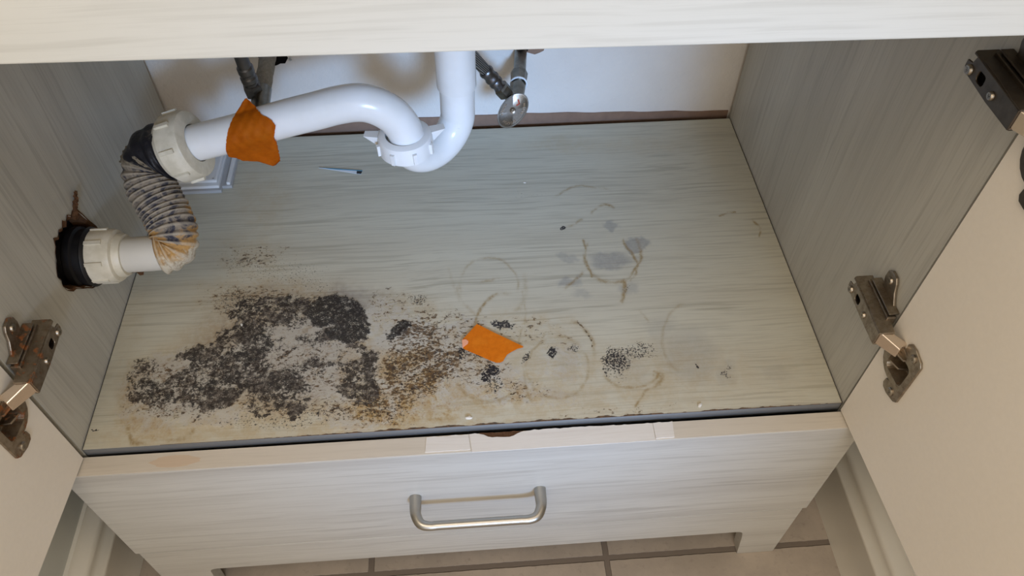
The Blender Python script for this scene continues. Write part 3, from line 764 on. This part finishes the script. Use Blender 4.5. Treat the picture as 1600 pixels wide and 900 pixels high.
# ------------------------------------------------------------------ drain plumbing
trap = empty('drain_trap', (.29, .235, .13), 'white plastic sink drain trap whose grimy corrugated pipe enters the left side panel', 'pipe')
PR = .0176
def tp(name, bm, mat, label=None, parent=trap, **k):
    o = obj(name, bm, mat, parent, **k)
    if parent is trap: keep(o)
    if label: o['label'] = label
    return o
TX, TY = .3645, .2765; NX, NY, NZ = .3120, .2315, .1560
bend = [(TX, TY, .190), (TX, TY, .172), (TX - .0004, TY - .0004, .160)]
cx, cy = (TX + NX) / 2, (TY + NY) / 2; hw = Vector((TX - NX, TY - NY, 0)) / 2; rr = hw.length
for k in range(1, 16):
    t = math.pi * k / 16
    bend.append((cx + hw.x * math.cos(t), cy + hw.y * math.cos(t), .158 - rr * math.sin(t)))
bend += [(NX, NY, .159)]
tp('trap_bend', sweep(NB(), catmull(bend, 4), PR, 40), 'pvc', smooth=True)
bm = NB(); lathe(bm, (TX, TY, .186), (0, 0, 1), [(PR - .002, 0), (PR + .0018, 0), (PR + .0020, .001), (PR + .0024, .34), (PR - .002, .34)], 40, True)
tp('tailpiece', bm, 'pvc', smooth=True)
armc = [(NX, NY, .1500), (.3128, .2315, .1660), (.3066, .232, .1824), (.2970, .232, .1934), (.2842, .232, .2014), (.2704, .232, .2040), (.2515, .233, .2008), (.2328, .233, .1959), (.1943, .234, .1855), (.1530, .235, .1727), (.1147, .236, .1625), (.0950, .236, .1568)]
ARM = catmull(armc, 8)
tp('trap_arm', sweep(NB(), ARM, PR, 40), 'pvc', smooth=True)
bm = NB(); nut(bm, (NX, NY, NZ - .0085), (-.03, 0, 1), .0268, PR + .0012, .0185, 8, .35, .0026, ())
u_, v_, w_ = frame((-.03, 0, 1))
def ang_of(d):
    d = Vector(d); return math.atan2(d.dot(v_), d.dot(u_))
for d in ((-1, .15, 0), (1, .25, 0)): rib(bm, (NX, NY, NZ - .0085), (-.03, 0, 1), ang_of(d), .0258, .0400, .0052, .006, .0165, .028)
tp('slip_nut', bm, 'pvc', 'white winged slip nut on the bend', smooth=True, angle=35)
AX = Vector((-.0380, 0, -.0120)).normalized()          # arm direction, towards the left
nc = Vector((.1060, .236, .1600))
bm = NB(); nut(bm, nc + AX * .017, -AX, .0330, PR + .0010, .0225, 8, .2, .0026)
tp('slip_nut', bm, 'nut', 'large cream slip nut above the corrugated pipe', smooth=True, angle=35)
bm = NB(); lathe(bm, nc + AX * .0155, AX, [(.0150, 0), (.0310, 0), (.0315, .002), (.0290, .007), (.0150, .007)], 40, True)
tp('washer', bm, 'nut', smooth=True)
flexc = [(.0964, .236, .1572), (.0782, .236, .1520), (.0656, .232, .1445), (.0600, .222, .1344), (.0650, .208, .1233), (.0750, .192, .1110), (.0822, .176, .1015), (.0800, .165, .0920), (.0653, .160, .0897), (.050, .160, .0902)]
FP = catmull(flexc, 10); FP = resample(FP, .0008)
i0 = int(len(FP) * .20); i1 = int(len(FP) * .885)
# black wrap: first part of the bend, lumpy layers
wr = [p for p in FP[2:int(len(FP) * .27)]]
bm = NB(); sweep(bm, wr, lambda u: .0262 + .0015 * math.sin(u * 3.0), 48, True, lambda u, a: .0010 * math.sin(3 * a + 9 * u) + .0009 * math.sin(u * 26 + a) + .0006 * math.sin(7 * a))
tp('rubber_wrap', bm, 'wrap', 'black rubber wrap', smooth=True, angle=80)
bm = NB(); k = int(len(FP) * .25); sweep(bm, FP[k - 6:k + 7], lambda u: .0268 - .0008 * abs(u - .5), 60, True, lambda u, a: .0008 * math.sin(11 * a + 20 * u) + .0006 * math.sin(23 * a))
tp('frayed_wrap', bm, 'fray', smooth=True, angle=80)
fx = FP[i0:i1]; nr = 10
bm = NB(); seg = 44; lay = bm.verts.layers.float.new('ridge')
def rfun(u, a): return -.0006 + .0026 * (math.sin(2 * math.pi * nr * u) ** 2) ** .7 + .0004 * math.sin(3 * a + 40 * u)
sweep(bm, fx, lambda u: .0235 - .0035 * u, seg, True, rfun)
bm.verts.ensure_lookup_table()
for i in range(len(fx)):
    r = math.sin(2 * math.pi * nr * i / (len(fx) - 1)) ** 2
    for j in range(seg): bm.verts[i * seg + j][lay] = r
tp('corrugated_pipe', bm, 'flex', 'grimy corrugated pipe, black above and rusty tan below', smooth=True, angle=80)
bm = NB(); sweep(bm, [Vector((.082, .161, .0902)), Vector((.060, .160, .0900)), Vector((.020, .160, .0895)), Vector((-.02, .160, .089)), Vector((-.074, .160, .088))], .0172, 40)
tp('drain_stub', bm, 'nut_stub', smooth=True)
bm = NB(); lathe(bm, (.0345, .160, .0898), (-1, 0, -.01), [(.0172, -.003), (.0200, -.003), (.0215, 0), (.0215, .006), (.0172, .006)], 40, True)
nut(bm, (.0065, .160, .0895), (1, 0, .01), .0262, .0165, .0245, 8, .25, .0016)
tp('slip_nut', bm, 'nut', 'cream slip nut at the ragged hole', smooth=True, angle=35)
bm = NB(); lathe(bm, (.0080, .160, .0895), (-1, 0, -.01), [(.017, -.0005), (.0268, -.0005), (.0285, .001), (.0292, .0025), (.0275, .004), (.0275, .0105), (.0300, .012), (.0300, .018), (.0272, .020), (.0290, .032), (.017, .032)], 44, True)
tp('rubber_collar', bm, 'rubber', 'black rubber collar', smooth=True)
# black mastic packed in the hole behind the collar
bm = NB(); lp = []
inner = [bm.verts.new((-.016, .160 + .027 * math.cos(t / 34 * 6.283), .0895 + .027 * math.sin(t / 34 * 6.283))) for t in range(34)]
def outp(t, x, grow):
    th = t / 34 * 2 * math.pi; d = Vector((math.cos(th), math.sin(th))); r = .030
    ey, ez = .15, .100
    return bm.verts.new((x, ey + (.052 + grow) * d.x, ez + (.052 + grow) * d.y))
mid = [outp(t, -.017 + random.uniform(-.001, .001), 0) for t in range(34)]
o2 = [outp(t, -.024, .004) for t in range(34)]
for i in range(34):
    j = (i + 1) % 34; bm.faces.new((inner[i], inner[j], mid[j], mid[i])); bm.faces.new((mid[i], mid[j], o2[j], o2[i]))
tp('mastic_packing', bm, 'wrap', 'black packing inside the hole')
# brown crust under the stub
bm = NB()
for k in range(9):
    c = Vector((.040 + random.uniform(-.006, .008), .1535 + random.uniform(-.004, .002), .0722 + random.uniform(-.001, .002)))
    bmesh.ops.create_icosphere(bm, subdivisions=1, radius=random.uniform(.0012, .0026), matrix=Matrix.Translation(c) @ Matrix.Diagonal((1.6, 1, .7, 1)))
tp('crust', bm, 'brown', 'brown crust under the slip nut')

# ------------------------------------------------------------------ shut-off valves and hoses
def fitting(parent, pts, spec, mat, name, **k): pass
va = empty('shutoff_valve', (.4436, D, .109), 'chrome shut-off valve with an oval handle, right of the white trap', 'valve', )
def vp(name, bm, mat, parent, label=None, **k):
    o = obj(name, bm, mat, parent, **k); keep(o)
    if label: o['label'] = label
    return o
SP = [Vector((.4440, D + .012, .1095)), Vector((.4400, .420, .1050)), Vector((.4365, .396, .1015)), Vector((.4345, .384, .0995))]
bm = NB(); sweep(bm, SP, .0074, 24)
sweep(bm, [Vector((.4385, .410, .1035)), Vector((.4372, .401, .1022)), Vector((.4362, .393, .1012))], lambda u: .0102 - .0012 * u, 8)
vp('stub_pipe', bm, 'valve', va, smooth=True, angle=35)
bm = NB(); sweep(bm, [Vector((.4350, .389, .1000)), Vector((.4334, .379, .0990)), Vector((.4300, .366, .0985)), Vector((.4285, .356, .0998))], lambda u: .0092 - .0012 * u, 20)
sweep(bm, [Vector((.4320, .373, .0990)), Vector((.4255, .3690, .1010)), Vector((.4215, .3675, .1050))], .0062, 16)
vp('valve_body', bm, 'valve', va, smooth=True, angle=35)
bm = NB(); lathe(bm, (.4364, .3925, .1008), (.09, 1, .07), [(.0088, 0), (.0103, .0003), (.0103, .0016), (.0088, .0019)], 20)
vp('seal_tape', bm, 'white_plastic', va, smooth=True)
# oval handle: disc facing up and forwards
hc = Vector((.4262, .3465, .0985)); w = Vector((-.12, -.70, .70)).normalized()
lng = Vector((.48, .32, .48)); lng = (lng - w * lng.dot(w)).normalized(); sh = w.cross(lng)
def oval(bm, s, prof, n=48):
    rings = []
    for r, h in prof:
        rings.append([bm.verts.new(hc + w * h + (lng * math.cos(2 * math.pi * k / n) * .0215 + sh * math.sin(2 * math.pi * k / n) * .0138) * r) for k in range(n)])
    for a, b in zip(rings, rings[1:]):
        for k in range(n): bm.faces.new((a[k], a[(k + 1) % n], b[(k + 1) % n], b[k]))
    bm.faces.new(rings[0]); bm.faces.new(rings[-1])
bm = NB(); oval(bm, 1, [(.80, -.0052), (1.0, -.0040), (1.04, 0), (1.0, .0014), (.94, .0014), (.90, .0006), (.2, .0004)])
hd = vp('valve_handle', bm, 'disc', va, 'oval chrome handle with raised marks', smooth=True, angle=50)
bm = NB(); lathe(bm, hc, w, [(.0034, 0), (.0034, .0016), (.0026, .0022), (.0012, .0022), (.0009, .0010), (0, .0010)], 16)
o = obj('screw', bm, 'screw', hd, smooth=True)
bm = NB()
def mark(a, r, w2, l, h=.0012, tw=0.):
    c = hc + (lng * math.cos(a) * .0215 + sh * math.sin(a) * .0138) * r
    d = (lng * math.cos(a) * .0215 + sh * math.sin(a) * .0138).normalized(); s2 = w.cross(d)
    d, s2 = d * math.cos(tw) + s2 * math.sin(tw), s2 * math.cos(tw) - d * math.sin(tw)
    vs = [bm.verts.new(c + d * (x * l) + s2 * (y * w2) + w * z) for z in (.0002, h) for x, y in ((-1, -1), (1, -1), (1, 1), (-1, 1))]
    for q in ((0, 1, 2, 3), (4, 5, 6, 7), (0, 1, 5, 4), (1, 2, 6, 5), (2, 3, 7, 6), (3, 0, 4, 7)): bm.faces.new([vs[i] for i in q])
for k in range(8): mark(math.radians(175 + k * 9.5), .74, .00035, .0015, tw=.3 * (k % 3 - 1))
for k in range(7): mark(math.radians(88 + k * 8), .74, .00035, .0013, tw=.35 * (k % 2))
for k in range(6): mark(math.radians(285 + k * 9), .74, .00035, .0014, tw=.2)
obj('raised_letters', bm, 'chrome', hd)
bm = NB(); mark(math.radians(5), .55, .0008, .0028, .0009, .9); mark(math.radians(-5), .42, .0007, .0024, .0009, -.3)
o = obj('red_arrow', bm, 'red', hd); o['label'] = 'faint red arrow'

hs = empty('supply_hose', (.3800, .355, .17), 'dark braided supply hose reaching down to the oval-handled valve', 'hose')
HP = catmull([(.330, .335, .262), (.352, .352, .225), (.3725, .3595, .1800), (.3870, .3610, .1570), (.4000, .3625, .1375), (.4045, .3630, .1310)], 8)
vp('braided_hose', sweep(NB(), HP, .0066, 20), 'braid', hs, smooth=True)
def along(p, q, prof, bm=None, seg=24):
    p, q = Vector(p), Vector(q); bm = bm or NB(); L = (q - p).length
    lathe(bm, p, q - p, [(0, 0)] + [(r, t * L) for t, r in prof] + [(0, L)], seg); return bm
vp('ferrule', along((.3960, .3621, .1432), (.4130, .3645, .1180), [(0, .0072), (.06, .0084), (.14, .0084), (.2, .0074), (.36, .0074), (.42, .0084), (.5, .0084), (.58, .0072), (.66, .0082), (.74, .0082), (.82, .0070), (1, .0070)]), 'hosemetal', hs, smooth=True, angle=35)
vp('hose_nut', along((.4120, .3643, .1195), (.4205, .3668, .1065), [(0, .0078), (.15, .0094), (.85, .0094), (1, .0080)], seg=6), 'valve', hs)

vb = empty('shutoff_valve', (.1460, D, .122), 'dust-covered shut-off valve on the back wall, above the tape-wrapped pipe', 'valve')
bm = NB(); sweep(bm, catmull([(.1462, D + .012, .1245), (.1458, .428, .1225), (.1452, .405, .1190), (.1440, .382, .1140)], 5), .0092, 24, True, lambda u, a: .0005 * math.sin(5 * a + 20 * u))
vp('stub_pipe', bm, 'dust', vb, 'pipe under thick grey dust', smooth=True, angle=80)
bm = NB(); sweep(bm, [Vector((.1440, .384, .1145)), Vector((.1432, .366, .1100)), Vector((.1425, .350, .1060))], .0104, 20)
sweep(bm, [Vector((.1430, .368, .1100)), Vector((.1390, .3715, .1120)), Vector((.1375, .373, .1150))], .0068, 16)
vp('valve_body', bm, 'valve', vb, smooth=True, angle=35)
h2 = empty('supply_hose', (.1357, .370, .17), 'dark supply hose rising from the dusty valve behind the orange tape', 'hose')
vp('hose_tube', sweep(NB(), catmull([(.1300, .352, .300), (.1335, .360, .235), (.1352, .3680, .1800), (.1357, .3712, .1500)], 6), .0074, 20), 'hosemetal', h2, smooth=True)
vp('ferrule', along((.1356, .3708, .1540), (.1364, .3735, .1270), [(0, .0076), (.06, .0090), (.3, .0090), (.36, .0078), (.48, .0078), (.54, .0092), (.72, .0092), (.8, .0076), (1, .0076)]), 'hosemetal', h2, smooth=True, angle=35)
vp('hose_nut', along((.1363, .3732, .1290), (.1372, .3752, .1130), [(0, .0088), (.12, .0106), (.88, .0106), (1, .0090)], seg=6), 'hosemetal', h2)

# torn drywall behind the stubs, black patches painting the dark inside the holes
def torn(x0, x1, z0, z1, seed, mat, y=D + .0078, name='trim_2'):
    r = random.Random(seed); bm = NB(); cx, cz = (x0 + x1) / 2, (z0 + z1) / 2; n = 30
    L = [(cx + (x1 - x0) / 2 * math.cos(2 * math.pi * k / n) * r.uniform(.75, 1.15), cz + (z1 - z0) / 2 * math.sin(2 * math.pi * k / n) * r.uniform(.75, 1.15)) for k in range(n)]
    prism(bm, L, [], lambda p: (p[0], y - .0012, p[1]), (0, .0016, 0)); return struct(name, bm, mat)
torn(.428, .478, .1035, .150, 3, 'wall_brown', name='trim_2')
torn(.434, .455, .103, .135, 5, 'dark', D + .0074, name='hole_shade_1')
torn(.128, .1700, .1025, .150, 8, 'dark', D + .0074, name='hole_shade_2')
# curled paint flakes by the holes
for nm, x, z, s in (('trim_5', .1690, .1075, .004), ('trim_6', .580, .112, .010)):
    bm = NB(); r = random.Random(int(x * 1000))
    for k in range(5):
        c = Vector((x + r.uniform(-s, s), D + .005, z + r.uniform(-.002, .003)))
        vs = [bm.verts.new(c + Vector((r.uniform(-.004, .004), r.uniform(-.003, .002), r.uniform(-.0025, .0025)))) for _ in range(4)]
        bm.faces.new(vs)
    bmesh.ops.solidify(bm, geom=bm.faces[:], thickness=.0004)
    struct(nm, bm, 'white_plastic')

# ------------------------------------------------------------------ orange tape, card sliver, tray, crumbs
# tape wrapped over the trap arm: a sheet that follows the pipe and hangs free below
def arm_at(x):
    for a, b in zip(ARM, ARM[1:]):
        if b.x <= x <= a.x and a.x > b.x and a.x < .27: return a.lerp(b, (a.x - x) / (a.x - b.x))
    return ARM[-1]
def tape_on_pipe():
    bm = NB(); R = PR + .0016; rr_ = random.Random(12)
    c0 = Vector((.165, .235, .1758)); ax = Vector((.0423, -.0012, .0142)).normalized()
    ev = Vector((-.1955, -.8367, .5116)); ev = (ev - ax * ev.dot(ax)).normalized(); q = ax.cross(ev)
    lf = [(-.0275, .0098), (-.0174, -.0016), (-.0018, -.0127), (.0185, -.0266), (.0218, -.0217), (.0266, -.0182), (.0318, -.0063), (.0385, -.0007), (.0399, .0015)]
    rt = [(-.0275, .0120), (-.0200, .0175), (-.0097, .0254), (-.003, .0335), (.0039, .0361), (.014, .0277), (.0238, .0222), (.0365, .0127), (.0399, .0043)]
    ip = lambda T, h: float(np.interp(h, [a for a, b in T], [b for a, b in T]))
    nh, nl = 60, 30; grid = []
    for i in range(nh + 1):
        h = -.0275 + .0674 * i / nh; a, b = ip(lf, h) + rr_.uniform(-.0004, .0004), ip(rt, h) + rr_.uniform(-.0005, .0005)
        row = []
        for j in range(nl + 1):
            t = j / nl; L = a + (b - a) * t
            if abs(h) < .86 * R: out = math.sqrt(R * R - h * h)
            else:
                d = abs(h) - .86 * R; out = .51 * R - d * (1.15 if h > 0 else .5) + (.10 * d * math.sin(t * 7))
            out += .0005 * math.sin(L * 520 + h * 200) * math.sin(h * 330) + .0003
            row.append(bm.verts.new(c0 + ax * L + q * h + ev * out))
        grid.append(row)
    for i in range(nh):
        for j in range(nl): bm.faces.new((grid[i][j], grid[i + 1][j], grid[i + 1][j + 1], grid[i][j + 1]))
    bmesh.ops.solidify(bm, geom=bm.faces[:], thickness=.00025)
    return bm
o = obj('masking_tape', tape_on_pipe(), 'tape', None, smooth=True, angle=80)
tag(o, 'bright orange masking tape wrapped around the white drain arm', 'tape', )
# tape on the shelf
T = [(.3721, .1188), (.3765, .1160), (.3900, .1062), (.4050, .0960), (.4140, .0898), (.4182, .0872), (.4178, .0858), (.4120, .0846), (.4055, .0810), (.4010, .0780), (.3985, .0740), (.3965, .0704), (.3940, .0690), (.3898, .0688), (.3830, .0724), (.3740, .0782), (.3640, .0840), (.3575, .0872), (.3562, .0905), (.3585, .0945), (.3565, .0990), (.3640, .1090)]
bm = NB(); prism(bm, T, [], lambda p: (p[0], p[1], .0018 + .0012 * (p[0] < .36)), (0, 0, .0003))
o = obj('masking_tape', bm, 'tape'); tag(o, 'kite-shaped piece of orange tape lying on the stained shelf', 'tape')
bm = NB(); prism(bm, [(.3561, .0985), (.3600, .0985), (.3626, .0955), (.3618, .0925), (.3588, .0905), (.3562, .0880)], [], lambda p: (p[0], p[1], .0034 + .15 * max(0, p[0] - .3565)), (0, 0, .0002))
f = obj('folded_corner', bm, 'peach', o); f['label'] = 'peach underside of the folded corner'
# white card sliver with a blue edge and a black tip
sl = [(.1869, .3752), (.2060, .3722), (.2412, .3660), (.2400, .3600), (.2330, .3615)]
bm = NB(); prism(bm, sl, [], lambda p: (p[0], p[1], .0006), (0, 0, .0005))
o = obj('card_sliver', bm, 'paper_white'); tag(o, 'pointed white card sliver with a blue edge lying below the drain bend', 'card')
bm = NB(); prism(bm, [(.1869, .3752), (.2060, .3724), (.2415, .3664), (.2412, .3650), (.2060, .3708)], [], lambda p: (p[0], p[1], .0011), (0, 0, .0002)); obj('blue_edge', bm, 'paper_blue', o)
bm = NB(); prism(bm, [(.2345, .3660), (.2412, .3650), (.2400, .3600), (.2345, .3610)], [], lambda p: (p[0], p[1], .0011), (0, 0, .0002)); obj('black_tip', bm, 'ink', o)
# white plastic tray in the back left corner
tr = empty('plastic_tray', (.045, .385, 0), 'white plastic tray with a grey stepped rim in the back left corner', 'tray')
bm = NB()
prism(bm, [(.006, .3385), (.0745, .3385), (.0745, .3455), (.0860, .3455), (.0860, .4300), (.006, .4300)], [], lambda p: (p[0], p[1], .0002), (0, 0, .0045))
vp('rim', bm, 'grey_plastic', tr, 'grey stepped rim', bevel=.0006)
bm = NB(); box(bm, (.0075, .3425, .0040), (.0720, .428, .0085)); box(bm, (.0800, .3475, .0042), (.0842, .428, .0085))
vp('rim_bar', bm, 'white_plastic', tr, bevel=.0006)
bm = NB(); box(bm, (.008, .3470, .0085), (.0700, .427, .0130)); vp('tray_plate', bm, 'white_plastic', tr, bevel=.002, seg=3)
bm = NB(); lathe(bm, (.0655, .3505, .0129), (0, 0, 1), [(.0012, 0), (.0012, .0004), (0, .0004)], 12); vp('rivet', bm, 'grey_plastic', tr)
# crumbs
cr = [(.3595, .0085, .0022), (.5835, .0065, .0020), (.1270, .1360, .0013), (.4400, .3320, .0013)]
lab = ['small pale crumb near the front edge below the orange tape', 'small pale crumb on the front edge near the right', 'tiny pale crumb above the black mould', 'tiny pale crumb on the shelf right of the trap bend']
for i, (x, y, r) in enumerate(cr):
    bm = NB(); bmesh.ops.create_icosphere(bm, subdivisions=2, radius=r, matrix=Matrix.Translation((x, y, r * .4)) @ Matrix.Rotation(i, 4, 'Z') @ Matrix.Diagonal((1.5, .8, .5, 1)))
    for v in bm.verts: v.co += Vector((random.uniform(-1, 1), random.uniform(-1, 1), random.uniform(-.4, .4))) * r * .22
    tag(obj('crumb', bm, 'crumb'), lab[i], 'crumb', 'pale crumbs on the shelf')
